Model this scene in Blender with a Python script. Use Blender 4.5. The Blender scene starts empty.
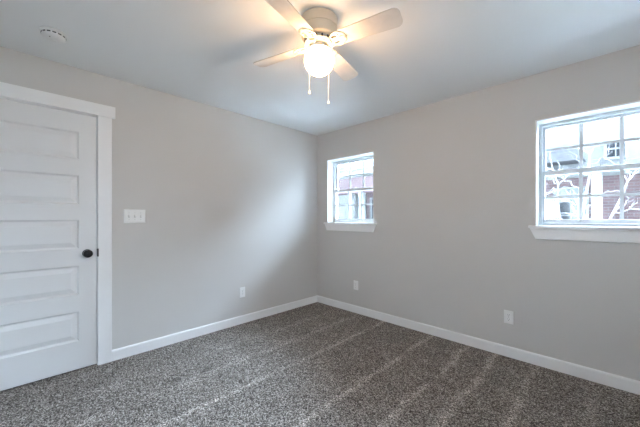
import bpy, bmesh, math, random
from mathutils import Vector, Matrix

# ---------------------------------------------------------------- camera, sky, exposure
SC = bpy.context.scene
COL = SC.collection

cam_d = bpy.data.cameras.new('camera')
cam = bpy.data.objects.new('camera', cam_d)
COL.objects.link(cam)
cam.location = (3.035, -3.010, 1.2327)
cam.rotation_euler = (math.pi / 2, 0, math.radians(134.715 - 90))
cam_d.sensor_width = 36.0
cam_d.lens = 290.6 * 36.0 / 640.0
cam_d.shift_y = (217.8 - 213.5) / 640.0
cam_d.clip_start = 0.02
SC.camera = cam

SKY_STRENGTH = 0.3                 # pale dome
# the bright parts of a hazy sky beyond the neighbouring roofs: (direction, tightness, strength)
GLOWS = (((-0.50, 0.75, 0.30), 2.0, 39.0),
         ((0.765, 0.441, 0.469), 60.0, 250.0),
         ((0.68, 0.04, 0.73), 4.0, 9.0))
GLOBE_STRENGTH = 14.8
SC.view_settings.view_transform = 'Standard'
SC.view_settings.look = 'None'
SC.view_settings.gamma = 1.0
SC.view_settings.use_curve_mapping = False
SC.view_settings.exposure = 2.12

world = bpy.data.worlds.new('overcast_sky')
SC.world = world
world.use_nodes = True
wn, wl = world.node_tree.nodes, world.node_tree.links
wn.clear()
w_out = wn.new('ShaderNodeOutputWorld')
w_bg = wn.new('ShaderNodeBackground')
w_tc = wn.new('ShaderNodeTexCoord')
w_sep = wn.new('ShaderNodeSeparateXYZ')
w_ramp = wn.new('ShaderNodeValToRGB')
# hazy daylight: pale dome, with the bright part of the sky high beyond the neighbouring roofs
w_nrm = wn.new('ShaderNodeVectorMath'); w_nrm.operation = 'NORMALIZE'
wl.new(w_tc.outputs['Generated'], w_nrm.inputs[0])
w_sum = None
for g_dir, g_pow, g_str in GLOWS:
    w_dot = wn.new('ShaderNodeVectorMath'); w_dot.operation = 'DOT_PRODUCT'
    wl.new(w_nrm.outputs[0], w_dot.inputs[0])
    w_dot.inputs[1].default_value = Vector(g_dir).normalized()
    w_max = wn.new('ShaderNodeMath'); w_max.operation = 'MAXIMUM'; w_max.inputs[1].default_value = 0.0
    wl.new(w_dot.outputs['Value'], w_max.inputs[0])
    w_pow = wn.new('ShaderNodeMath'); w_pow.operation = 'POWER'; w_pow.inputs[1].default_value = g_pow
    wl.new(w_max.outputs[0], w_pow.inputs[0])
    w_mad = wn.new('ShaderNodeMath'); w_mad.operation = 'MULTIPLY_ADD'
    w_mad.inputs[1].default_value = g_str
    wl.new(w_pow.outputs[0], w_mad.inputs[0])
    if w_sum is None: w_mad.inputs[2].default_value = SKY_STRENGTH
    else: wl.new(w_sum, w_mad.inputs[2])
    w_sum = w_mad.outputs[0]
wl.new(w_nrm.outputs[0], w_sep.inputs[0])
wl.new(w_sep.outputs['Z'], w_ramp.inputs[0])
w_ramp.color_ramp.elements[0].position = 0.0
w_ramp.color_ramp.elements[0].color = (0.68, 0.87, 1.10, 1)
w_ramp.color_ramp.elements[1].position = 0.75
w_ramp.color_ramp.elements[1].color = (0.68, 0.885, 1.15, 1)
wl.new(w_ramp.outputs[0], w_bg.inputs['Color'])
wl.new(w_sum, w_bg.inputs['Strength'])
wl.new(w_bg.outputs[0], w_out.inputs[0])

# the two window openings (x0, x1) in the right-hand wall, and their height
WIN_X = ((0.200, 0.990), (2.601, 3.391))
WZ0, WZ1 = 1.168, 2.040
WALL_T = 0.20                      # depth of the outside wall

for wx in WIN_X:                   # sky portals: tell the sampler where daylight comes in
    pl = bpy.data.lights.new('window_portal', 'AREA')
    pl.shape = 'RECTANGLE'
    pl.size = wx[1] - wx[0]
    pl.size_y = WZ1 - WZ0
    pl.cycles.is_portal = True
    po = bpy.data.objects.new('window_portal', pl)
    po.location = ((wx[0] + wx[1]) / 2, WALL_T + 0.01, (WZ0 + WZ1) / 2)
    po.rotation_euler = (-math.pi / 2, 0, 0)
    COL.objects.link(po)
# added unseen window for cool fill light, behind the camera's right shoulder
FILL_WIN = (2.52, 3.31)                # distance from the window wall
pl = pl.copy()
po = bpy.data.objects.new('window_portal', pl)
po.location = (3.60 + WALL_T + 0.01, -(FILL_WIN[0] + FILL_WIN[1]) / 2, (WZ0 + WZ1) / 2)
po.rotation_euler = (math.pi / 2, 0, math.pi / 2)
COL.objects.link(po)

SC.cycles.use_denoising = True
SC.cycles.max_bounces = 16
SC.cycles.diffuse_bounces = 10
SC.cycles.transparent_max_bounces = 16

# ---------------------------------------------------------------- helpers
def tag(o, label=None, cat=None, group=None, kind=None):
    if label: o['label'] = label
    if cat: o['category'] = cat
    if group: o['group'] = group
    if kind: o['kind'] = kind
    return o

def empty(name, loc=(0, 0, 0), rot=(0, 0, 0)):
    o = bpy.data.objects.new(name, None)
    COL.objects.link(o)
    o.location = loc
    o.rotation_euler = rot
    o.empty_display_size = 0.1
    return o

def obj(name, bm, mat, parent=None, smooth=False, bevel=0.0, seg=2):
    bmesh.ops.recalc_face_normals(bm, faces=bm.faces[:])
    me = bpy.data.meshes.new(name)
    bm.to_mesh(me)
    bm.free()
    me.materials.append(mat)
    if smooth:
        for f in me.polygons: f.use_smooth = True
        try: me.set_sharp_from_angle(angle=math.radians(38))
        except Exception: pass
    o = bpy.data.objects.new(name, me)
    COL.objects.link(o)
    if parent: o.parent = parent
    if bevel:
        b = o.modifiers.new('bevel', 'BEVEL')
        b.width = bevel; b.segments = seg; b.limit_method = 'ANGLE'; b.angle_limit = math.radians(40)
    return o

def box(bm, x0, x1, y0, y1, z0, z1, M=None):
    vs = [bm.verts.new((x, y, z)) for x in (x0, x1) for y in (y0, y1) for z in (z0, z1)]
    if M is not None:
        for v in vs: v.co = M @ v.co
    for idx in ((0, 1, 3, 2), (4, 6, 7, 5), (0, 4, 5, 1), (2, 3, 7, 6), (0, 2, 6, 4), (1, 5, 7, 3)):
        bm.faces.new([vs[i] for i in idx])
    return vs

def bx(*a):
    bm = bmesh.new()
    box(bm, *a)
    return bm

def lathe(bm, prof, n=32, M=None):
    """prof: list of (r, z); revolved about Z."""
    rings = []
    for r, z in prof:
        if r < 1e-6:
            rings.append([bm.verts.new((0, 0, z))])
        else:
            rings.append([bm.verts.new((r * math.cos(2 * math.pi * i / n), r * math.sin(2 * math.pi * i / n), z)) for i in range(n)])
    for a, b in zip(rings[:-1], rings[1:]):
        for i in range(n):
            j = (i + 1) % n
            if len(a) == 1 and len(b) == 1: continue
            if len(a) == 1: bm.faces.new((a[0], b[i], b[j]))
            elif len(b) == 1: bm.faces.new((a[i], a[j], b[0]))
            else: bm.faces.new((a[i], a[j], b[j], b[i]))
    if M is not None:
        for ring in rings:
            for v in ring: v.co = M @ v.co

def tube(bm, pts, radii, n=8):
    pts = [Vector(p) for p in pts]
    if not hasattr(radii, '__len__'): radii = [radii] * len(pts)
    rings = []
    for i, p in enumerate(pts):
        d = (pts[min(i + 1, len(pts) - 1)] - pts[max(i - 1, 0)]).normalized()
        up = Vector((0, 0, 1)) if abs(d.z) < 0.9 else Vector((1, 0, 0))
        u = d.cross(up).normalized(); w = d.cross(u)
        rings.append([bm.verts.new(p + radii[i] * (math.cos(2 * math.pi * k / n) * u + math.sin(2 * math.pi * k / n) * w)) for k in range(n)])
    for a, b in zip(rings[:-1], rings[1:]):
        for k in range(n):
            bm.faces.new((a[k], a[(k + 1) % n], b[(k + 1) % n], b[k]))
    bm.faces.new(rings[0]); bm.faces.new(rings[-1])

def prism(bm, poly, t0, t1, axis='y', M=None):
    """poly of 2-D points extruded along an axis; 'y': (x, z) points, 'x': (y, z), 'z': (x, y)"""
    def P(a, b, t):
        v = {'y': (a, t, b), 'x': (t, a, b), 'z': (a, b, t)}[axis]
        v = Vector(v)
        return M @ v if M is not None else v
    A = [bm.verts.new(P(a, b, t0)) for a, b in poly]
    B = [bm.verts.new(P(a, b, t1)) for a, b in poly]
    n = len(poly)
    bm.faces.new(A); bm.faces.new(B)
    for i in range(n): bm.faces.new((A[i], A[(i + 1) % n], B[(i + 1) % n], B[i]))

# ---------------------------------------------------------------- materials
def base_mat(name, col, rough=0.5, metal=0.0, var=0.03, nscale=8.0, bump=0.0, bscale=200.0, spec=0.5):
    m = bpy.data.materials.new(name)
    m.use_nodes = True
    nt = m.node_tree; N, L = nt.nodes, nt.links
    b = N['Principled BSDF']
    tc = N.new('ShaderNodeTexCoord')
    ns = N.new('ShaderNodeTexNoise')
    ns.inputs['Scale'].default_value = nscale
    ns.inputs['Detail'].default_value = 3
    L.new(tc.outputs['Object'], ns.inputs['Vector'])
    rp = N.new('ShaderNodeValToRGB')
    rp.color_ramp.elements[0].position = 0.3
    rp.color_ramp.elements[1].position = 0.7
    rp.color_ramp.elements[0].color = tuple(c * (1 - var) for c in col) + (1,)
    rp.color_ramp.elements[1].color = tuple(min(1, c * (1 + var)) for c in col) + (1,)
    L.new(ns.outputs['Fac'], rp.inputs[0])
    L.new(rp.outputs[0], b.inputs['Base Color'])
    b.inputs['Roughness'].default_value = rough
    b.inputs['Metallic'].default_value = metal
    b.inputs['Specular IOR Level'].default_value = spec
    if bump:
        n2 = N.new('ShaderNodeTexNoise')
        n2.inputs['Scale'].default_value = bscale
        n2.inputs['Detail'].default_value = 2
        L.new(tc.outputs['Object'], n2.inputs['Vector'])
        bp = N.new('ShaderNodeBump')
        bp.inputs['Strength'].default_value = bump
        bp.inputs['Distance'].default_value = 0.002
        L.new(n2.outputs['Fac'], bp.inputs['Height'])
        L.new(bp.outputs[0], b.inputs['Normal'])
    return m

M_WALL = base_mat('greige_wall_paint', (0.622, 0.601, 0.576), 0.55, var=0.012, nscale=1.5, bump=0.25, bscale=160, spec=0.3)
M_CEIL = base_mat('white_ceiling_paint', (0.78, 0.78, 0.77), 0.8, var=0.01, nscale=1.5, bump=0.2, bscale=140, spec=0.2)
M_TRIM = base_mat('white_trim_paint', (0.86, 0.855, 0.845), 0.38, var=0.01, nscale=4)
M_DOOR = base_mat('white_door_paint', (0.775, 0.77, 0.76), 0.4, var=0.012, nscale=3)
M_VINYL = base_mat('white_vinyl', (0.67, 0.70, 0.715), 0.35, var=0.008)
M_PLATE = base_mat('white_plate_plastic', (0.87, 0.865, 0.85), 0.3, var=0.01, nscale=30)
M_SLOT = base_mat('dark_slot', (0.03, 0.03, 0.03), 0.6, var=0.1)
M_SCREW = base_mat('painted_screw', (0.6, 0.59, 0.57), 0.35, metal=0.4)
M_BLACK = base_mat('oil_rubbed_black_metal', (0.012, 0.011, 0.011), 0.28, metal=0.6, var=0.15, nscale=60)
M_FANW = base_mat('white_fan_enamel', (0.78, 0.76, 0.72), 0.35, var=0.01)
M_IRON = base_mat('antique_white_ironwork', (0.46, 0.44, 0.39), 0.4, var=0.04, nscale=40)
M_HOUS = base_mat('cream_fan_housing', (0.66, 0.55, 0.42), 0.35, var=0.012)
M_BLADE = base_mat('whitewashed_fan_blade', (0.60, 0.565, 0.53), 0.45, var=0.05, nscale=14)
M_DETECT = base_mat('white_detector_plastic', (0.74, 0.735, 0.72), 0.4, var=0.01)
M_CHAIN = base_mat('pale_metal_chain', (0.75, 0.73, 0.68), 0.3, metal=0.7)
M_STEEL = base_mat('satin_steel', (0.55, 0.55, 0.54), 0.3, metal=0.9)

def glass_mat():
    m = bpy.data.materials.new('thin_window_glass')
    m.use_nodes = True
    nt = m.node_tree; N, L = nt.nodes, nt.links
    N.remove(N['Principled BSDF'])
    out = N['Material Output']
    tr = N.new('ShaderNodeBsdfTransparent'); tr.inputs[0].default_value = (0.95, 0.97, 0.97, 1)
    gl = N.new('ShaderNodeBsdfGlossy'); gl.inputs['Roughness'].default_value = 0.02
    fr = N.new('ShaderNodeFresnel'); fr.inputs['IOR'].default_value = 1.35
    mx = N.new('ShaderNodeMixShader')
    L.new(fr.outputs[0], mx.inputs[0]); L.new(tr.outputs[0], mx.inputs[1]); L.new(gl.outputs[0], mx.inputs[2])
    L.new(mx.outputs[0], out.inputs[0])
    return m
M_GLASS = glass_mat()

def globe_mat():
    m = bpy.data.materials.new('lit_opal_globe')
    m.use_nodes = True
    nt = m.node_tree; N, L = nt.nodes, nt.links
    b = N['Principled BSDF']
    b.inputs['Base Color'].default_value = (0.9, 0.88, 0.84, 1)
    b.inputs['Roughness'].default_value = 0.25
    ns = N.new('ShaderNodeTexNoise'); ns.inputs['Scale'].default_value = 5
    rp = N.new('ShaderNodeValToRGB')
    rp.color_ramp.elements[0].color = (1.0, 0.61, 0.30, 1)
    rp.color_ramp.elements[1].color = (1.0, 0.63, 0.32, 1)
    L.new(ns.outputs['Fac'], rp.inputs[0])
    L.new(rp.outputs[0], b.inputs['Emission Color'])
    b.inputs['Emission Strength'].default_value = GLOBE_STRENGTH
    return m
M_GLOBE = globe_mat()

def carpet_mat():
    m = bpy.data.materials.new('speckled_frieze_carpet')
    m.use_nodes = True
    nt = m.node_tree; N, L = nt.nodes, nt.links
    b = N['Principled BSDF']
    b.inputs['Roughness'].default_value = 0.95
    b.inputs['Specular IOR Level'].default_value = 0.1
    tc = N.new('ShaderNodeTexCoord')
    # tufts: random tone per tuft, two sizes
    v1 = N.new('ShaderNodeTexVoronoi'); v1.inputs['Scale'].default_value = 150
    v2 = N.new('ShaderNodeTexNoise'); v2.inputs['Scale'].default_value = 125; v2.inputs['Detail'].default_value = 4; v2.inputs['Roughness'].default_value = 0.7
    wob = N.new('ShaderNodeTexNoise'); wob.inputs['Scale'].default_value = 60
    mixv = N.new('ShaderNodeMix'); mixv.data_type = 'RGBA'; mixv.blend_type = 'ADD'; mixv.inputs[0].default_value = 0.012
    L.new(tc.outputs['Object'], wob.inputs['Vector'])
    L.new(tc.outputs['Object'], mixv.inputs[6]); L.new(wob.outputs['Color'], mixv.inputs[7])
    L.new(mixv.outputs[2], v1.inputs['Vector']); L.new(tc.outputs['Object'], v2.inputs['Vector'])
    sepc = N.new('ShaderNodeSeparateColor'); L.new(v1.outputs['Color'], sepc.inputs[0])
    add = N.new('ShaderNodeMath'); add.operation = 'MULTIPLY_ADD'
    L.new(sepc.outputs[0], add.inputs[0]); add.inputs[1].default_value = 0.55
    sc2 = N.new('ShaderNodeMath'); sc2.operation = 'MULTIPLY_ADD'; sc2.inputs[1].default_value = 1.5; sc2.inputs[2].default_value = -0.52
    L.new(v2.outputs['Fac'], sc2.inputs[0]); L.new(sc2.outputs[0], add.inputs[2])
    rp = N.new('ShaderNodeValToRGB')
    e = rp.color_ramp.elements
    e[0].position = 0.16; e[0].color = (0.022, 0.018, 0.016, 1)
    e[1].position = 0.86; e[1].color = (0.74, 0.68, 0.625, 1)
    k = rp.color_ramp.elements.new(0.42); k.color = (0.150, 0.130, 0.113, 1)
    k = rp.color_ramp.elements.new(0.64); k.color = (0.335, 0.298, 0.265, 1)
    L.new(add.outputs[0], rp.inputs[0])
    # vacuum strokes: narrow streaks of lifted pile running away from the window wall
    sx = N.new('ShaderNodeSeparateXYZ'); L.new(tc.outputs['Object'], sx.inputs[0])
    warp = N.new('ShaderNodeTexNoise'); warp.inputs['Scale'].default_value = 1.6; warp.inputs['Detail'].default_value = 1
    L.new(tc.outputs['Object'], warp.inputs['Vector'])
    wx = N.new('ShaderNodeMath'); wx.operation = 'MULTIPLY_ADD'; wx.inputs[1].default_value = 0.09
    L.new(warp.outputs['Fac'], wx.inputs[0]); L.new(sx.outputs['X'], wx.inputs[2])
    streak = None
    for x0, w, a in ((0.50, 0.06, .4), (0.84, 0.06, .5), (1.20, 0.04, .9), (1.78, 0.038, 1.0), (2.13, 0.048, 1.0), (2.37, 0.048, 1.0), (2.66, 0.045, .95), (2.98, 0.05, .4)):
        d = N.new('ShaderNodeMath'); d.operation = 'SUBTRACT'; d.inputs[1].default_value = x0; L.new(wx.outputs[0], d.inputs[0])
        ab = N.new('ShaderNodeMath'); ab.operation = 'ABSOLUTE'; L.new(d.outputs[0], ab.inputs[0])
        mr = N.new('ShaderNodeMapRange'); mr.interpolation_type = 'SMOOTHSTEP'
        mr.inputs['From Min'].default_value = w; mr.inputs['From Max'].default_value = 0.0
        mr.inputs['To Min'].default_value = 0.0; mr.inputs['To Max'].default_value = a
        L.new(ab.outputs[0], mr.inputs['Value'])
        if streak is None: streak = mr.outputs[0]
        else:
            mm = N.new('ShaderNodeMath'); mm.operation = 'MAXIMUM'
            L.new(streak, mm.inputs[0]); L.new(mr.outputs[0], mm.inputs[1]); streak = mm.outputs[0]
    br = N.new('ShaderNodeTexNoise'); br.inputs['Scale'].default_value = 3.0; br.inputs['Detail'].default_value = 3
    L.new(tc.outputs['Object'], br.inputs['Vector'])
    brm = N.new('ShaderNodeMapRange'); brm.inputs['From Min'].default_value = 0.30; brm.inputs['From Max'].default_value = 0.50
    L.new(br.outputs['Fac'], brm.inputs['Value'])
    st2 = N.new('ShaderNodeMath'); st2.operation = 'MULTIPLY'; L.new(streak, st2.inputs[0]); L.new(brm.outputs[0], st2.inputs[1])
    gain = N.new('ShaderNodeMath'); gain.operation = 'MULTIPLY_ADD'; gain.inputs[1].default_value = 0.55; gain.inputs[2].default_value = 0.92
    L.new(st2.outputs[0], gain.inputs[0])
    cl = N.new('ShaderNodeTexNoise'); cl.inputs['Scale'].default_value = 5; cl.inputs['Detail'].default_value = 3
    L.new(tc.outputs['Object'], cl.inputs['Vector'])
    clm = N.new('ShaderNodeMath'); clm.operation = 'MULTIPLY_ADD'; clm.inputs[1].default_value = 0.5; clm.inputs[2].default_value = -0.25
    L.new(cl.outputs['Fac'], clm.inputs[0])
    g2 = N.new('ShaderNodeMath'); g2.operation = 'ADD'; L.new(gain.outputs[0], g2.inputs[0]); L.new(clm.outputs[0], g2.inputs[1])
    vm = N.new('ShaderNodeVectorMath'); vm.operation = 'SCALE'
    L.new(rp.outputs[0], vm.inputs[0]); L.new(g2.outputs[0], vm.inputs['Scale'])
    L.new(vm.outputs[0], b.inputs['Base Color'])
    bp = N.new('ShaderNodeBump'); bp.inputs['Strength'].default_value = 0.8; bp.inputs['Distance'].default_value = 0.006
    L.new(add.outputs[0], bp.inputs['Height']); L.new(bp.outputs[0], b.inputs['Normal'])
    return m
M_CARPET = carpet_mat()

def brick_mat(name, c1, c2, mortar):
    m = bpy.data.materials.new(name)
    m.use_nodes = True
    nt = m.node_tree; N, L = nt.nodes, nt.links
    b = N['Principled BSDF']; b.inputs['Roughness'].default_value = 0.9
    tc = N.new('ShaderNodeTexCoord'); mp = N.new('ShaderNodeMapping')
    mp.inputs['Rotation'].default_value = (math.pi / 2, 0, 0)
    br = N.new('ShaderNodeTexBrick')
    br.inputs['Scale'].default_value = 1.0
    br.inputs['Brick Width'].default_value = 0.22; br.inputs['Row Height'].default_value = 0.075; br.inputs['Mortar Size'].default_value = 0.007
    br.inputs['Color1'].default_value = c1 + (1,); br.inputs['Color2'].default_value = c2 + (1,); br.inputs['Mortar'].default_value = mortar + (1,)
    L.new(tc.outputs['Object'], mp.inputs[0]); L.new(mp.outputs[0], br.inputs['Vector']); L.new(br.outputs['Color'], b.inputs['Base Color'])
    return m
M_BRICK = brick_mat('red_brick', (0.17, 0.098, 0.098), (0.125, 0.075, 0.080), (0.19, 0.17, 0.17))
M_SIDING = base_mat('pale_grey_siding', (0.25, 0.246, 0.241), 0.6, bump=0.1)
M_EXTRIM = base_mat('off_white_exterior_trim', (0.27, 0.27, 0.267), 0.5)
M_CREAM = base_mat('cream_boards', (0.20, 0.18, 0.145), 0.6, var=0.05)
M_ROOF = base_mat('grey_shingles', (0.115, 0.110, 0.113), 0.9, var=0.25, nscale=14)
M_PALEROOF = base_mat('pale_weathered_shingles', (0.16, 0.16, 0.165), 0.9, var=0.15, nscale=14)
M_DARKPANE = base_mat('dark_window_pane', (0.035, 0.037, 0.043), 0.1, var=0.2, nscale=3)
M_BARK = base_mat('pale_smooth_bark', (0.13, 0.12, 0.117), 0.8, var=0.2, nscale=12)
M_TWIG = base_mat('grey_brown_twigs', (0.30, 0.25, 0.25), 0.85, var=0.25, nscale=20)
M_BOUNCE = base_mat('pale_bounce_slab', (0.68, 0.68, 0.67), 0.85, var=0.06, nscale=3)  # pale tone of the added slab that bounces daylight
M_GROUND = base_mat('pale_winter_lawn', (0.09, 0.09, 0.075), 0.95, var=0.2, nscale=2)

# ---------------------------------------------------------------- room shell
RX, RY, RH = 3.60, -3.60, 2.44

def struct(name, bm, mat, label=None, cat=None, **kw):
    o = obj(name, bm, mat, **kw)
    o['kind'] = 'structure'
    if label: o['label'] = label
    if cat: o['category'] = cat
    return o

struct('floor', bx(-0.20, RX + WALL_T, RY - 0.14, 0.0, -0.12, 0.0), M_CARPET, 'speckled grey-brown carpet floor with vacuum streaks', 'floor')
struct('ceiling', bx(-0.20, RX + WALL_T, RY - 0.14, WALL_T, RH, RH + 0.12), M_CEIL, 'white painted ceiling over the whole room', 'ceiling')

def holed_wall(us, zs, holes, to3, depth_vec):
    """grid wall with rectangular holes; holes are (iu, iz) cells left out; extruded to a solid."""
    bm = bmesh.new()
    V = {(i, j): bm.verts.new(to3(u, z)) for i, u in enumerate(us) for j, z in enumerate(zs)}
    for i in range(len(us) - 1):
        for j in range(len(zs) - 1):
            if (i, j) in holes: continue
            bm.faces.new((V[i, j], V[i + 1, j], V[i + 1, j + 1], V[i, j + 1]))
    loose = [v for v in bm.verts if not v.link_faces]
    bmesh.ops.delete(bm, geom=loose, context='VERTS')
    ret = bmesh.ops.extrude_face_region(bm, geom=bm.faces[:])
    # the originals stay as the front; move the new copy back
    nv = [g for g in ret['geom'] if isinstance(g, bmesh.types.BMVert)]
    bmesh.ops.translate(bm, verts=nv, vec=depth_vec)
    return bm

bm = holed_wall([-0.20, WIN_X[0][0], WIN_X[0][1], WIN_X[1][0], WIN_X[1][1], RX + WALL_T], [-0.12, WZ0 - 0.022, WZ1 + 0.011, RH],
                {(1, 1), (3, 1)}, lambda u, z: (u, 0.0, z), (0, WALL_T, 0))
struct('wall_right', bm, M_WALL, 'greige painted wall with the two windows', 'wall')

DY0, DY1, DZ1 = -3.407, -2.597, 2.075        # door slab
OY0, OY1, OZ1 = DY0 - 0.022, DY1 + 0.022, DZ1 + 0.022
bm = holed_wall([RY - 0.14, OY0, OY1, 0.0], [0.0, OZ1, RH], {(1, 0)}, lambda u, z: (0.0, u, z), (-0.12, 0, 0))
box(bm, -0.20, -0.125, RY - 0.14, 0.0, 0.0, RH)          # added layer behind the door slab, keeps sky light from leaking in
struct('wall_left', bm, M_WALL, 'greige painted wall with the white door', 'wall')
struct('wall_back', bx(0.0, RX + WALL_T, RY - 0.14, RY, 0.0, RH), M_WALL, 'greige wall behind the camera opposite the windows', 'wall')
bm = holed_wall([RY - 0.14, -FILL_WIN[1], -FILL_WIN[0], 0.0], [0.0, WZ0 - 0.022, WZ1 + 0.011, RH],
                {(1, 1)}, lambda u, z: (RX, u, z), (WALL_T, 0, 0))
struct('wall_front', bm, M_WALL, 'greige wall behind the camera opposite the door', 'wall')

# baseboards with a small eased top
def base_profile(h=0.094, t=0.014):
    return [(0.0005, 0.001), (t, 0.001), (t, h - 0.012), (t - 0.004, h - 0.003), (t - 0.008, h), (0.0005, h)]
CAS_R = -2.495                                # outer edge of the door casing
def baseboard(name, axis, t0, t1, off, sgn, label):
    bm = bmesh.new()
    pts = [(off + sgn * a, b) for a, b in base_profile()]
    prism(bm, pts, t0, t1, axis)
    struct(name, bm, M_TRIM, label, 'baseboard')
baseboard('baseboard_right', 'x', 0.0005, RX - 0.0005, 0.0, -1, 'white baseboard under the windows')
baseboard('baseboard_left', 'y', CAS_R + 0.001, -0.0145, 0.0, 1, 'white baseboard between door casing and corner')
baseboard('baseboard_back', 'x', 0.0005, RX - 0.0005, RY, 1, 'white baseboard behind the camera opposite the windows')
baseboard('baseboard_front', 'y', RY + 0.0145, -0.0145, RX, -1, 'white baseboard behind the camera opposite the door')

# ---------------------------------------------------------------- door
trim = bmesh.new()
box(trim, 0.0005, 0.018, DY1 + 0.006, CAS_R, 0.001, DZ1 + 0.010)
box(trim, 0.0005, 0.018, DY0 - 0.108, DY0 - 0.006, 0.001, DZ1 + 0.010)
box(trim, 0.0005, 0.024, DY0 - 0.130, CAS_R + 0.024, DZ1 + 0.010, DZ1 + 0.108)
struct('trim_1', trim, M_TRIM, 'flat white casing with wider head board around the door', 'trim', bevel=0.002)

def make_door():
    # door face on x = FX, five raised panels moulded into the slab
    FX = -0.004
    bm = bmesh.new()
    py0, py1 = DY0 + 0.115, DY1 - 0.114
    rows = [(0.237, 0.476), (0.612, 0.846), (0.982, 1.216), (1.340, 1.576), (1.703, 1.926)]
    ys = [DY0, py0, py1, DY1]
    zs = [0.012] + [z for r in rows for z in r] + [DZ1]
    V = {(i, j): bm.verts.new((FX, y, z)) for i, y in enumerate(ys) for j, z in enumerate(zs)}
    for i in range(3):
        for j in range(len(zs) - 1):
            q = (V[i, j], V[i + 1, j], V[i + 1, j + 1], V[i, j + 1])
            if i == 1 and j % 2 == 1:
                prev = q
                for ins, dep in ((0.012, 0.012), (0.019, 0.012), (0.052, 0.0015)):
                    a0, a1, b0, b1 = ys[1] + ins, ys[2] - ins, zs[j] + ins, zs[j + 1] - ins
                    cur = [bm.verts.new((FX - dep, a, b)) for a, b in ((a0, b0), (a1, b0), (a1, b1), (a0, b1))]
                    for k in range(4):
                        bm.faces.new((prev[k], prev[(k + 1) % 4], cur[(k + 1) % 4], cur[k]))
                    prev = cur
                bm.faces.new(prev)
            else:
                bm.faces.new(q)
    # sides and back
    B = {}
    nz = len(zs) - 1
    ring = [(i, 0) for i in range(4)] + [(3, j) for j in range(1, nz + 1)] + [(i, nz) for i in (2, 1, 0)] + [(0, j) for j in range(nz - 1, 0, -1)]
    back = [bm.verts.new((FX - 0.035, V[k].co.y, V[k].co.z)) for k in ring]
    n = len(ring)
    for a in range(n):
        c = (a + 1) % n
        bm.faces.new((V[ring[a]], V[ring[c]], back[c], back[a]))
    bm.faces.new(back)
    d = struct('door_1', bm, M_DOOR, 'white five-panel interior door in the left wall', 'door')
    # jamb and stop
    jb = bmesh.new()
    for y0, y1 in ((OY0 + 0.0005, DY0 - 0.004), (DY1 + 0.004, OY1 - 0.0005)):
        box(jb, -0.119, -0.001, y0, y1, 0.001, OZ1 - 0.0005)
    box(jb, -0.119, -0.001, DY0 - 0.004, DY1 + 0.004, DZ1 + 0.004, OZ1 - 0.0005)
    for y0, y1 in ((DY0 - 0.004, DY0 + 0.012), (DY1 - 0.012, DY1 + 0.004)):
        box(jb, -0.080, -0.042, y0, y1, 0.001, DZ1 + 0.004)
    box(jb, -0.080, -0.042, DY0 + 0.012, DY1 - 0.012, DZ1 - 0.010, DZ1 + 0.004)
    obj('door_jamb', jb, M_TRIM, d)
    # knob set
    kz, ky = 0.942, DY1 - 0.062
    R = Matrix.Translation((FX, ky, kz)) @ Matrix.Rotation(math.pi / 2, 4, 'Y')
    kb = bmesh.new()
    lathe(kb, [(0, 0.0005), (0.033, 0.0005), (0.033, 0.004), (0.030, 0.008), (0.016, 0.010), (0, 0.010)], 36, R)
    rose = obj('rosette', kb, M_BLACK, d, smooth=True)
    kb = bmesh.new()
    lathe(kb, [(0, 0.008), (0.012, 0.008), (0.011, 0.026), (0.017, 0.031), (0.027, 0.036), (0.0325, 0.046), (0.031, 0.056), (0.023, 0.063), (0.010, 0.0655), (0, 0.066)], 36, R)
    kn = obj('door_knob', kb, M_BLACK, d, smooth=True); kn['label'] = 'dark round door knob'
    kb = bmesh.new()
    lathe(kb, [(0, 0.0655), (0.006, 0.0665), (0.006, 0.0675), (0, 0.068)], 20, R)
    obj('lock_button', kb, M_BLACK, kn, smooth=True)
    # strike plate lip on the jamb, latch side
    sp = bmesh.new()
    box(sp, -0.030, 0.003, DY1 + 0.0015, DY1 + 0.0065, 0.914, 0.972)
    box(sp, -0.0005, 0.0195, DY1 + 0.0012, DY1 + 0.0058, 0.910, 0.976)
    box(sp, 0.0182, 0.0200, DY1 + 0.0012, DY1 + 0.0110, 0.910, 0.976)
    s = obj('strike_plate', sp, M_BLACK, d, bevel=0.0008); s['label'] = 'dark strike plate'
    for hz in (0.25, 1.03, 1.82):
        hb = bmesh.new()
        lathe(hb, [(0, -0.045), (0.006, -0.045), (0.006, 0.045), (0, 0.045)], 14, Matrix.Translation((0.004, DY0 - 0.002, hz)))
        obj('hinge', hb, M_BLACK, d, smooth=True)
make_door()

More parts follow.
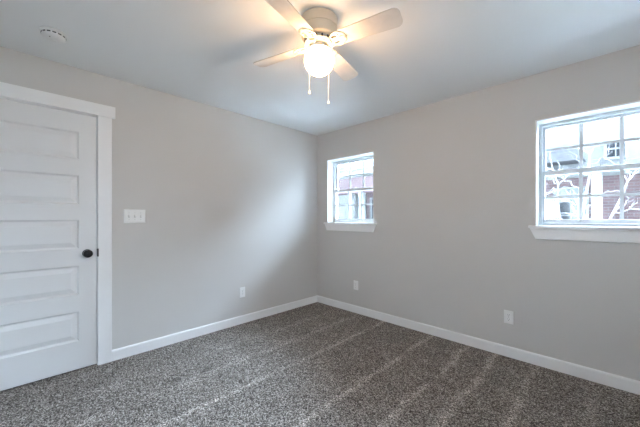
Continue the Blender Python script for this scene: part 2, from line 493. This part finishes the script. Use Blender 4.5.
# ---------------------------------------------------------------- windows
def make_window(idx, x0, x1, label):
    name = 'window_%d' % idx
    D0, D1 = 0.118, 0.190           # the vinyl unit sits deep in the wall
    z0, z1 = WZ0, WZ1
    # vinyl frame (the structure object itself)
    fb = bmesh.new()
    j = 0.011
    fx0, fx1, fz0, fz1 = x0 + j + 0.0005, x1 - j - 0.0005, z0 + 0.0005, z1 - 0.0005
    w = 0.021
    box(fb, fx0, fx0 + w, D0, D1, fz0, fz1)
    box(fb, fx1 - w, fx1, D0, D1, fz0, fz1)
    box(fb, fx0 + w, fx1 - w, D0, D1, fz1 - w, fz1)
    box(fb, fx0 + w, fx1 - w, D0, D1, fz0, fz0 + w)
    # inner stop rib
    box(fb, fx0 + w, fx0 + w + 0.006, D0 + 0.034, D0 + 0.040, fz0 + w, fz1 - w)
    box(fb, fx1 - w - 0.006, fx1 - w, D0 + 0.034, D0 + 0.040, fz0 + w, fz1 - w)
    win = struct(name, fb, M_VINYL, label, 'window', bevel=0.002)
    # jamb liner: white boards lining the opening, edge just proud of the wall
    lb = bmesh.new()
    box(lb, x0 + 0.0003, x0 + j, -0.006, D1, z0, z1)
    box(lb, x1 - j, x1 - 0.0003, -0.006, D1, z0, z1)
    box(lb, x0 + 0.0003, x1 - 0.0003, -0.006, D1, z1, z1 + 0.0105)
    obj('jamb_liner', lb, M_TRIM, win, bevel=0.0015)
    # stool (sill board) with ears and apron cut on a slant
    sb = bmesh.new()
    poly = [(x0 + 0.0003, D1), (x0 + 0.0003, -0.0005), (x0 - 0.042, -0.0005), (x0 - 0.042, -0.034), (x1 + 0.042, -0.034), (x1 + 0.042, -0.0005), (x1 - 0.0003, -0.0005), (x1 - 0.0003, D1)]
    prism(sb, poly, z0 - 0.0215, z0 - 0.0003, 'z')
    obj('window_sill', sb, M_TRIM, win, bevel=0.004, seg=3)
    ab = bmesh.new()
    prism(ab, [(x0 - 0.036, z0 - 0.022), (x1 + 0.036, z0 - 0.022), (x1 - 0.004, z0 - 0.112), (x0 + 0.004, z0 - 0.112)], -0.018, -0.0005, 'y')
    obj('apron', ab, M_TRIM, win, bevel=0.002)
    # sashes
    ix0, ix1 = fx0 + w + 0.0005, fx1 - w - 0.0005
    zm = 1.614
    def sash(nm, sz0, sz1, yc, rb, rt, stile):
        t = 0.014
        b = bmesh.new()
        box(b, ix0, ix0 + stile, yc - t, yc + t, sz0, sz1)
        box(b, ix1 - stile, ix1, yc - t, yc + t, sz0, sz1)
        box(b, ix0 + stile, ix1 - stile, yc - t, yc + t, sz0, sz0 + rb)
        box(b, ix0 + stile, ix1 - stile, yc - t, yc + t, sz1 - rt, sz1)
        s = obj(nm, b, M_VINYL, win, bevel=0.002)
        g = obj('glass_pane', bx(ix0 + stile, ix1 - stile, yc - 0.002, yc + 0.002, sz0 + rb, sz1 - rt), M_GLASS, s)
        gx0, gx1, gz0, gz1 = ix0 + stile, ix1 - stile, sz0 + rb, sz1 - rt
        mb = bmesh.new()
        for q in (1, 2):
            xx = gx0 + (gx1 - gx0) * q / 3
            box(mb, xx - 0.011, xx + 0.011, yc - 0.009, yc - 0.003, gz0, gz1)
        zz = (gz0 + gz1) / 2
        box(mb, gx0, gx1, yc - 0.0085, yc - 0.0035, zz - 0.010, zz + 0.010)
        obj('muntin', mb, M_VINYL, s)
        return s
    sash('upper_sash', zm - 0.018, fz1 - w - 0.0005, D0 + 0.056, 0.040, 0.018, 0.019)
    lo = sash('lower_sash', fz0 + w + 0.0005, zm + 0.018, D0 + 0.018, 0.030, 0.038, 0.019)
    kb = bmesh.new()
    xm = (x0 + x1) / 2
    box(kb, xm - 0.028, xm + 0.028, D0 + 0.008, D0 + 0.030, zm + 0.0182, zm + 0.024)
    lathe(kb, [(0, 0.0241), (0.010, 0.0241), (0.009, 0.033), (0, 0.034)], 16, Matrix.Translation((xm, D0 + 0.018, zm)))
    box(kb, xm - 0.002, xm + 0.034, D0 + 0.012, D0 + 0.022, zm + 0.028, zm + 0.034)
    obj('sash_lock', kb, M_VINYL, lo)
    return win
make_window(1, *WIN_X[0], 'white double-hung window near the room corner')
make_window(2, *WIN_X[1], 'white double-hung window cut by the right edge')
fill_win = make_window(3, *FILL_WIN, 'added unseen window for fill light in the wall behind the camera')  # invented opening, lights the door, lower left wall and near carpet
fill_win.location = (RX, 0, 0)
fill_win.rotation_euler = (0, 0, -math.pi / 2)

# ---------------------------------------------------------------- ceiling fan
def make_fan(cx, cy):
    t = empty('ceiling_fan', (cx, cy, RH))
    tag(t, 'white four-blade ceiling fan with a lit round globe', 'ceiling fan')
    # z measured down from the ceiling
    b = bmesh.new()
    lathe(b, [(0, -0.0008), (0.113, -0.0008), (0.1135, -0.006), (0.111, -0.056), (0.108, -0.058), (0.108, -0.062), (0.110, -0.064),
              (0.106, -0.108), (0.098, -0.122), (0.080, -0.130), (0, -0.130)], 56)
    obj('motor_housing', b, M_HOUS, t, smooth=True)
    # flywheel collar with a row of bosses
    b = bmesh.new()
    lathe(b, [(0, -0.1305), (0.084, -0.1305), (0.092, -0.134), (0.0905, -0.150), (0.080, -0.156), (0.060, -0.158), (0, -0.158)], 48)
    for i in range(20):
        a = 2 * math.pi * i / 20
        lathe(b, [(0, -0.160), (0.006, -0.160), (0.0075, -0.156), (0.006, -0.150)], 8, Matrix.Translation((0.072 * math.cos(a), 0.072 * math.sin(a), 0)))
    nf = len(b.faces)
    for i in range(16):       # pierced openings round the collar
        a = 2 * math.pi * (i + 0.5) / 16
        Mv = Matrix.Rotation(a, 4, 'Z') @ Matrix.Translation((0.0905, 0, -0.142)) @ Matrix.Rotation(math.radians(102), 4, 'Y') @ Matrix.Scale(1.7, 4, (1, 0, 0))
        lathe(b, [(0, -0.003), (0.0058, -0.003), (0.0058, 0.0012), (0, 0.0012)], 12, Mv)
    b.faces.ensure_lookup_table()
    for f in b.faces[nf:]: f.material_index = 1
    fly = obj('flywheel', b, M_IRON, t, smooth=True)
    fly.data.materials.append(M_SLOT)
    b = bmesh.new()
    lathe(b, [(0, -0.1585), (0.046, -0.1585), (0.050, -0.162), (0.047, -0.170), (0.041, -0.174), (0.046, -0.1765), (0.057, -0.1785), (0.0655, -0.184),
              (0.0665, -0.1885), (0.0645, -0.1885), (0.056, -0.1815), (0.030, -0.1785), (0, -0.1785)], 44)
    obj('globe_fitter', b, M_FANW, t, smooth=True)
    # globe
    zc, R = -0.247, 0.090
    prof = []
    for i in range(0, 25):
        th = math.radians(46 + 134 * i / 24)      # starts at the neck
        prof.append((R * math.sin(th), zc + R * 0.97 * math.cos(th)))
    prof[-1] = (0, prof[-1][1])
    prof = [(0.052, -0.1835)] + prof
    b = bmesh.new()
    lathe(b, prof, 48)
    g = obj('globe', b, M_GLOBE, t, smooth=True); g['label'] = 'lit round opal glass globe'
    # blades
    pitch = math.radians(-13)
    for k in range(4):
        ang = math.radians(14.6 + 90 * k)
        Rz = Matrix.Rotation(ang, 4, 'Z')
        # local: x out along the blade, y = width (counter-clockwise side)
        Rb = Rz @ Matrix.Translation((0, 0, -0.148)) @ Matrix.Rotation(pitch, 4, 'X')
        r0, r1, w0, w1 = 0.135, 0.500, 0.050, 0.062
        pts = [(r0, -w0 + 0.012), (r0 + 0.012, -w0)]
        pts += [(r1 - 0.035, -w1)]
        for q in range(1, 7):
            a = -math.pi / 2 + math.pi / 2 * q / 6
            pts.append((r1 - 0.035 + 0.035 * math.cos(a), -w1 + 0.035 + 0.035 * math.sin(a)))
        for q in range(0, 7):
            a = math.pi / 2 * q / 6
            pts.append((r1 - 0.035 + 0.035 * math.cos(a), w1 - 0.035 + 0.035 * math.sin(a)))
        pts += [(r0 + 0.012, w0), (r0, w0 - 0.012)]
        b = bmesh.new()
        prism(b, pts, 0.0, 0.006, 'z', Rb)
        bl = obj('blade', b, M_BLADE, t, bevel=0.0015)
        # blade iron: ornate openwork bracket under the blade root
        b = bmesh.new()
        Ri = Rb @ Matrix.Translation((0, 0, -0.0045))
        def ring_band(cxr, cyr, rx, ry, wd, a0, a1, n=16):
            outer = [(cxr + rx * math.cos(a0 + (a1 - a0) * i / n), cyr + ry * math.sin(a0 + (a1 - a0) * i / n)) for i in range(n + 1)]
            inner = [(cxr + (rx - wd) * math.cos(a0 + (a1 - a0) * i / n), cyr + (ry - wd) * math.sin(a0 + (a1 - a0) * i / n)) for i in range(n + 1)]
            for i in range(n):
                prism(b, [outer[i], outer[i + 1], inner[i + 1], inner[i]], 0.0, 0.004, 'z', Ri)
        ring_band(0.128, 0.0, 0.052, 0.050, 0.013, -2.2, 2.2)                # fan-shaped outer arc
        ring_band(0.112, 0.022, 0.026, 0.018, 0.008, 0, 2 * math.pi)         # scroll eyes
        ring_band(0.112, -0.022, 0.026, 0.018, 0.008, 0, 2 * math.pi)
        prism(b, [(0.070, -0.017), (0.178, -0.010), (0.186, 0.0), (0.178, 0.010), (0.070, 0.017)], 0.0, 0.0042, 'z', Ri)
        for px, py in ((0.172, 0.0), (0.150, 0.040), (0.150, -0.040)):
            lathe(b, [(0, -0.003), (0.005, -0.002), (0.006, 0.001)], 10, Ri @ Matrix.Translation((px, py, 0)))
        # neck from flywheel to the bracket
        prism(b, [(0.060, -0.016), (0.084, -0.020), (0.084, 0.020), (0.060, 0.016)], -0.012, 0.0045, 'z', Ri)
        obj('blade_iron', b, M_IRON, bl)
    # pull chains with bell-shaped fobs: offsets along the camera-independent room axes
    for (dx, dy, zend) in ((-0.014, 0.098, -0.480), (-0.099, 0.012, -0.418)):
        b = bmesh.new()
        n = Vector((dx, dy, 0)).normalized()
        pts = [(n.x * 0.047, n.y * 0.047, -0.166), (n.x * 0.075, n.y * 0.075, -0.170), (n.x * 0.094, n.y * 0.094, -0.186), (dx, dy, -0.215), (dx, dy, zend + 0.026)]
        tube(b, pts, 0.0008, 6)
        z = -0.225
        while z > zend + 0.028:
            lathe(b, [(0, 0.0014), (0.0014, 0), (0, -0.0014)], 6, Matrix.Translation((dx, dy, z)))
            z -= 0.005
        ch = obj('pull_chain', b, M_CHAIN, t)
        b = bmesh.new()
        lathe(b, [(0, 0.026), (0.003, 0.025), (0.0035, 0.018), (0.007, 0.006), (0.0075, 0.002), (0.005, 0), (0, 0)], 16, Matrix.Translation((dx, dy, zend)))
        obj('chain_fob', b, M_FANW, ch, smooth=True)
make_fan(1.780, -1.750)

# ---------------------------------------------------------------- smoke detector
def make_detector(x, y):
    t = empty('smoke_detector', (x, y, RH))
    tag(t, 'round white smoke detector on the ceiling near the door wall', 'smoke detector')
    b = bmesh.new()
    lathe(b, [(0, -0.0008), (0.068, -0.0008), (0.069, -0.004), (0.069, -0.010), (0.066, -0.012), (0, -0.012)], 44)
    obj('mounting_base', b, M_DETECT, t, smooth=True)
    b = bmesh.new()
    lathe(b, [(0, -0.0122), (0.060, -0.0122), (0.0615, -0.022), (0.058, -0.034), (0.046, -0.043), (0.030, -0.047), (0, -0.048)], 44)
    cov = obj('cover', b, M_DETECT, t, smooth=True)
    b = bmesh.new()
    for i in range(14):
        a = 2 * math.pi * i / 14
        M = Matrix.Rotation(a, 4, 'Z')
        box(b, 0.0555, 0.0618, -0.009, 0.009, -0.0250, -0.0180, M)
    obj('vent_slot', b, M_SLOT, cov)
    b = bmesh.new()
    lathe(b, [(0, -0.0472), (0.012, -0.0472), (0.011, -0.051), (0, -0.0512)], 24, Matrix.Translation((-0.006, 0.004, 0)))
    obj('test_button', b, M_DETECT, cov, smooth=True)
    b = bmesh.new()
    lathe(b, [(0, -0.0450), (0.003, -0.0450), (0.003, -0.0482), (0, -0.0484)], 12, Matrix.Translation((0.032, -0.020, 0)))
    obj('status_light', b, M_SLOT, cov, smooth=True)
make_detector(0.465, -2.885)

# ---------------------------------------------------------------- switch and outlets
# local frame: x to the right along the wall, y out of the wall, z up
def plate_bm(w, h):
    b = bmesh.new()
    w, h = w / 2, h / 2
    o = [b.verts.new((sx * w, 0.0004, sz * h)) for sx, sz in ((-1, -1), (1, -1), (1, 1), (-1, 1))]
    m = [b.verts.new((sx * w, 0.003, sz * h)) for sx, sz in ((-1, -1), (1, -1), (1, 1), (-1, 1))]
    c = [b.verts.new((sx * (w - 0.005), 0.0065, sz * (h - 0.005))) for sx, sz in ((-1, -1), (1, -1), (1, 1), (-1, 1))]
    b.faces.new(o); b.faces.new(c)
    for k in range(4):
        l = (k + 1) % 4
        b.faces.new((o[k], o[l], m[l], m[k])); b.faces.new((m[k], m[l], c[l], c[k]))
    return b

def screw(parent, x, z, y=0.0065):
    b = bmesh.new()
    R = Matrix.Translation((x, y, z)) @ Matrix.Rotation(-math.pi / 2, 4, 'X')
    lathe(b, [(0, -0.0005), (0.0034, -0.0005), (0.0030, 0.0010), (0, 0.0014)], 12, R)
    obj('screw', b, M_SCREW, parent, smooth=True)

def make_switch(loc, rz):
    t = empty('light_switch', loc, (0, 0, rz))
    tag(t, 'white three-gang toggle switch plate beside the door', 'light switch')
    p = obj('cover_plate', plate_bm(0.168, 0.122), M_PLATE, t)
    for gx in (-0.046, 0.0, 0.046):
        b = bmesh.new()
        box(b, gx - 0.0055, gx + 0.0055, 0.0050, 0.0070, -0.0125, 0.0125)
        fr = obj('switch_slot', b, M_SCREW, t)
        b = bmesh.new()
        M = Matrix.Translation((gx, 0.006, -0.002)) @ Matrix.Rotation(math.radians(28), 4, 'X')
        prism(b, [(-0.0042, -0.006), (0.0042, -0.006), (0.0042, 0.006), (-0.0042, 0.006)], 0.0, 0.015, 'y', M)
        obj('toggle', b, M_PLATE, t, bevel=0.001)
        screw(p, gx, 0.030); screw(p, gx, -0.030)
    return t

def make_outlet(loc, rz, label):
    t = empty('wall_outlet', loc, (0, 0, rz))
    tag(t, label, 'outlet', 'wall outlets above the baseboards')
    p = obj('cover_plate', plate_bm(0.072, 0.117), M_PLATE, t)
    for dz in (-0.0195, 0.0195):
        b = bmesh.new()
        pts = []
        for i in range(24):
            a = 2 * math.pi * i / 24
            pts.append((max(-0.0165, min(0.0165, 0.0175 * math.cos(a))), dz + max(-0.0140, min(0.0140, 0.0175 * math.sin(a)))))
        prism(b, pts, 0.0055, 0.0082, 'y')
        r = obj('receptacle', b, M_PLATE, t)
        b = bmesh.new()
        box(b, -0.0075, -0.0055, 0.0078, 0.0084, dz + 0.000, dz + 0.009)
        box(b, 0.0055, 0.0075, 0.0078, 0.0084, dz + 0.001, dz + 0.008)
        lathe(b, [(0, 0.0078), (0.0026, 0.0078), (0.0026, 0.0084), (0, 0.0084)], 12, Matrix.Translation((0, 0, dz - 0.0075)) @ Matrix.Rotation(-math.pi / 2, 4, 'X'))
        obj('slot', b, M_SLOT, r)
    screw(p, 0, 0)
    return t

make_switch((0.0, -2.322, 1.247), -math.pi / 2)
out0 = make_outlet((0.0, -1.236, 0.363), -math.pi / 2, 'white duplex outlet on the left wall, right of the door')

def copy_tree(o, parent=None):
    c = o.copy(); COL.objects.link(c)
    if parent is not None: c.parent = parent
    for ch in list(o.children): copy_tree(ch, c)
    return c
for loc, lab in (((0.712, 0.0, 0.357), 'white duplex outlet below the corner window'),
                 ((2.411, 0.0, 0.352), 'white duplex outlet on the right wall between the windows, nearer the right-hand window')):
    c = copy_tree(out0)
    c.location = loc; c.rotation_euler = (0, 0, math.pi); c['label'] = lab

# ---------------------------------------------------------------- outside: ground, houses, tree
struct('ground', bx(-30, 30, -12, 40, -0.55, -0.451), M_GROUND, 'dull winter lawn outside the windows', 'ground')
struct('bounce_slab', bx(-6.5, 3.2, 0.25, 3.5, -0.4505, -0.42), M_BOUNCE, 'added pale slab bouncing daylight up through the windows', 'bounce_slab')  # unseen reflector, added to throw daylight up onto the ceiling

def ext_window(root, x0, x1, y, z0, z1, fw=0.09):
    b = bmesh.new()
    box(b, x0 - fw, x0, y - 0.05, y, z0 - fw, z1 + fw)
    box(b, x1, x1 + fw, y - 0.05, y, z0 - fw, z1 + fw)
    box(b, x0, x1, y - 0.05, y, z1, z1 + fw)
    box(b, x0, x1, y - 0.05, y, z0 - fw, z0)
    xm, zm = (x0 + x1) / 2, (z0 + z1) / 2
    box(b, xm - 0.012, xm + 0.012, y - 0.03, y - 0.012, z0, z1)
    box(b, x0, x1, y - 0.034, y - 0.010, zm - 0.018, zm + 0.018)
    f = obj('window', b, M_EXTRIM, root)
    obj('pane', bx(x0, x1, y - 0.009, y - 0.002, z0, z1), M_DARKPANE, f)

def column(root, x, y, r, z0, z1):
    b = bmesh.new()
    box(b, x - r, x + r, y - r, y + r, z0, z1)
    box(b, x - r - 0.03, x + r + 0.03, y - r - 0.03, y + r + 0.03, z0, z0 + 0.22)
    box(b, x - r - 0.03, x + r + 0.03, y - r - 0.03, y + r + 0.03, z1 - 0.14, z1)
    obj('porch_column', b, M_EXTRIM, root, bevel=0.01)

G = -0.45
def house_brick():
    t = empty('neighbouring_house', (-4.5, 7.5, G))
    tag(t, 'red brick house with white porch columns seen through the corner window', 'house')
    inv = Matrix.Translation((4.5, -7.5, -G))
    kids = []
    r = empty('tmp')  # collected below, re-parented with an offset
    def add(nm, b, m, **k):
        for v in b.verts: v.co = inv @ v.co
        return obj(nm, b, m, t, **k)
    bpy.data.objects.remove(r)
    add('brick_wall', bx(-9.5, -0.4, 7.4, 11.5, G, 2.75), M_BRICK)
    add('siding_wall', bx(-7.0, -4.42, 6.6, 7.39, G, 2.20), M_SIDING)
    add('porch_beam', bx(-9.5, -0.4, 5.9, 6.25, 2.20, 2.78), M_BRICK)
    add('porch_floor', bx(-9.5, -0.4, 5.8, 7.39, G, G + 0.30), M_GROUND)
    add('fascia', bx(-9.7, -0.2, 5.62, 5.70, 2.79, 2.98), M_EXTRIM)
    b = bmesh.new()
    prism(b, [(5.58, 2.98), (5.58, 3.06), (9.4, 5.00), (13.2, 3.06), (13.2, 2.98), (9.4, 4.90)], -9.8, -0.1, 'x')
    add('roof', b, M_PALEROOF)
    b = bmesh.new()          # white gable above the porch, its right rake coming down over the corner window's view
    prism(b, [(-8.2, 3.05), (-4.05, 3.05), (-6.1, 4.35)], 5.70, 5.80, 'y')
    add('gable', b, M_SIDING)
    b = bmesh.new()
    prism(b, [(-3.75, 2.98), (-6.1, 4.48), (-6.1, 4.66), (-3.55, 3.05)], 5.45, 5.68, 'y')
    prism(b, [(-8.45, 2.98), (-6.1, 4.48), (-6.1, 4.66), (-8.65, 3.05)], 5.45, 5.68, 'y')
    add('rake_board', b, M_EXTRIM)
    for x in (-8.6, -6.4, -4.22, -3.70, -1.0):
        b = bmesh.new()
        rr = 0.085
        box(b, x - rr, x + rr, 6.0, 6.0 + 2 * rr, G + 0.30, 2.20)
        box(b, x - rr - .02, x + rr + .02, 5.98, 6.02 + 2 * rr, G + 0.30, G + 0.5)
        box(b, x - rr - .02, x + rr + .02, 5.98, 6.02 + 2 * rr, 2.08, 2.199)
        add('porch_column', b, M_EXTRIM)
    for x0, x1 in ((-4.12, -3.42),):
        b = bmesh.new(); y = 7.39
        fw = 0.1
        box(b, x0 - fw, x0, y - .05, y, 0.2, 2.1); box(b, x1, x1 + fw, y - .05, y, 0.2, 2.1)
        box(b, x0, x1, y - .05, y, 2.0, 2.1); box(b, x0, x1, y - .05, y, 0.2, 0.3)
        box(b, x0, x1, y - .03, y - .012, 1.18, 1.22)
        f = add('window', b, M_EXTRIM)
        b = bx(x0, x1, y - .010, y - .002, 0.3, 2.0)
        for v in b.verts: v.co = inv @ v.co
        obj('pane', b, M_DARKPANE, f)
house_brick()

def house_white():
    t = empty('neighbouring_house', (3.6, 7.5, G))
    tag(t, 'white upper-storey house with brick porch seen through the right-hand window', 'house')
    inv = Matrix.Translation((-3.6, -7.5, -G))
    def add(nm, b, m, **k):
        for v in b.verts: v.co = inv @ v.co
        return obj(nm, b, m, t, **k)
    add('brick_wall', bx(0.6, 5.2, 7.4, 7.6, G, 2.30), M_BRICK)
    add('upper_wall', bx(0.6, 5.2, 7.62, 12.0, G, 5.20), M_SIDING)
    add('porch_roof', bx(0.5, 5.4, 5.95, 7.61, 2.30, 2.36), M_EXTRIM)
    add('gutter', bx(0.5, 5.4, 5.83, 5.949, 2.24, 2.36), M_ROOF)
    add('porch_floor', bx(0.6, 5.2, 5.9, 7.39, G, G + 0.30), M_GROUND)
    b = bmesh.new()
    for i in range(4):
        box(b, 1.93 + i * 0.065, 1.985 + i * 0.065, 6.02, 6.05, G, 1.72)
    add('porch_screen', b, M_CREAM)
    for x in (1.2, 2.86, 4.9):
        b = bmesh.new()
        rr = 0.09
        box(b, x - rr, x + rr, 6.0, 6.0 + 2 * rr, G + 0.30, 2.299)
        box(b, x - rr - .02, x + rr + .02, 5.98, 6.02 + 2 * rr, G + 0.30, G + 0.5)
        add('porch_column', b, M_EXTRIM)
    def win(x0, x1, y, z0, z1, fw=0.06):
        b = bmesh.new()
        box(b, x0 - fw, x0, y - .05, y, z0 - fw, z1 + fw); box(b, x1, x1 + fw, y - .05, y, z0 - fw, z1 + fw)
        box(b, x0, x1, y - .05, y, z1, z1 + fw); box(b, x0, x1, y - .05, y, z0 - fw, z0)
        xm, zm = (x0 + x1) / 2, (z0 + z1) / 2
        box(b, xm - .012, xm + .012, y - .03, y - .012, z0, z1)
        box(b, x0, x1, y - .034, y - .010, zm - .02, zm + .02)
        f = add('window', b, M_EXTRIM)
        p = bx(x0, x1, y - .009, y - .002, z0, z1)
        for v in p.verts: v.co = inv @ v.co
        obj('pane', p, M_DARKPANE, f)
    win(2.02, 2.62, 7.39, 0.6, 2.0)
    win(3.02, 3.34, 7.61, 2.80, 3.22)
    b = bmesh.new()          # dark shingled bay roof against the upper wall
    prism(b, [(1.45, 2.72), (2.62, 2.72), (2.42, 3.06), (1.75, 3.06)], 6.9, 7.615, 'y')
    add('bay_roof', b, M_ROOF)
    b = bmesh.new()
    prism(b, [(7.1, 5.2), (9.8, 6.6), (12.5, 5.2)], 0.3, 5.5, 'x')
    add('roof', b, M_PALEROOF)
house_white()

def tree():
    rnd = random.Random(11)
    bx_, by_ = 2.62, 3.7
    t = empty('bare_tree', (bx_, by_, G))
    tag(t, 'bare pale-barked tree outside the right-hand window', 'tree')
    b = bmesh.new(); tw = bmesh.new()
    def wob(p0, p1, r0, r1, n, amp, mesh):
        p0, p1 = Vector(p0), Vector(p1)
        pts = []
        for i in range(n + 1):
            u = i / n
            p = p0.lerp(p1, u)
            if 0 < i: p += Vector((rnd.uniform(-amp, amp), rnd.uniform(-amp, amp), rnd.uniform(-amp, amp)))
            pts.append(p)
        tube(mesh, pts, [r0 + (r1 - r0) * i / n for i in range(n + 1)], 7)
        return pts
    stems = []
    for (ex, ey, ez, r) in ((-0.62, -0.1, 2.05, .030), (-0.30, 0.2, 2.6, .026), (0.22, -0.15, 2.7, .028), (0.62, 0.15, 2.3, .028), (0.05, 0.35, 2.5, .024)):
        stems.append(wob((0, 0, 0), (ex, ey, ez), r, r * 0.45, 9, 0.035, b))
    obj('trunk', b, M_BARK, t, smooth=True)
    for s in stems:
        for k in range(9):
            i = rnd.randrange(4, len(s))
            p = s[i]
            d = Vector((rnd.uniform(-1, 1), rnd.uniform(-.5, .5), rnd.uniform(0.0, 0.9))).normalized()
            q = p + d * rnd.uniform(0.25, 0.6)
            pts = wob(p, q, 0.009, 0.004, 6, 0.03, tw)
            for kk in range(3):
                j = rnd.randrange(2, len(pts))
                d2 = Vector((rnd.uniform(-1, 1), rnd.uniform(-.5, .5), rnd.uniform(-0.3, 0.9))).normalized()
                wob(pts[j], pts[j] + d2 * rnd.uniform(0.12, 0.3), 0.005, 0.0025, 4, 0.02, tw)
    obj('branches', tw, M_BARK, t, smooth=True)
tree()
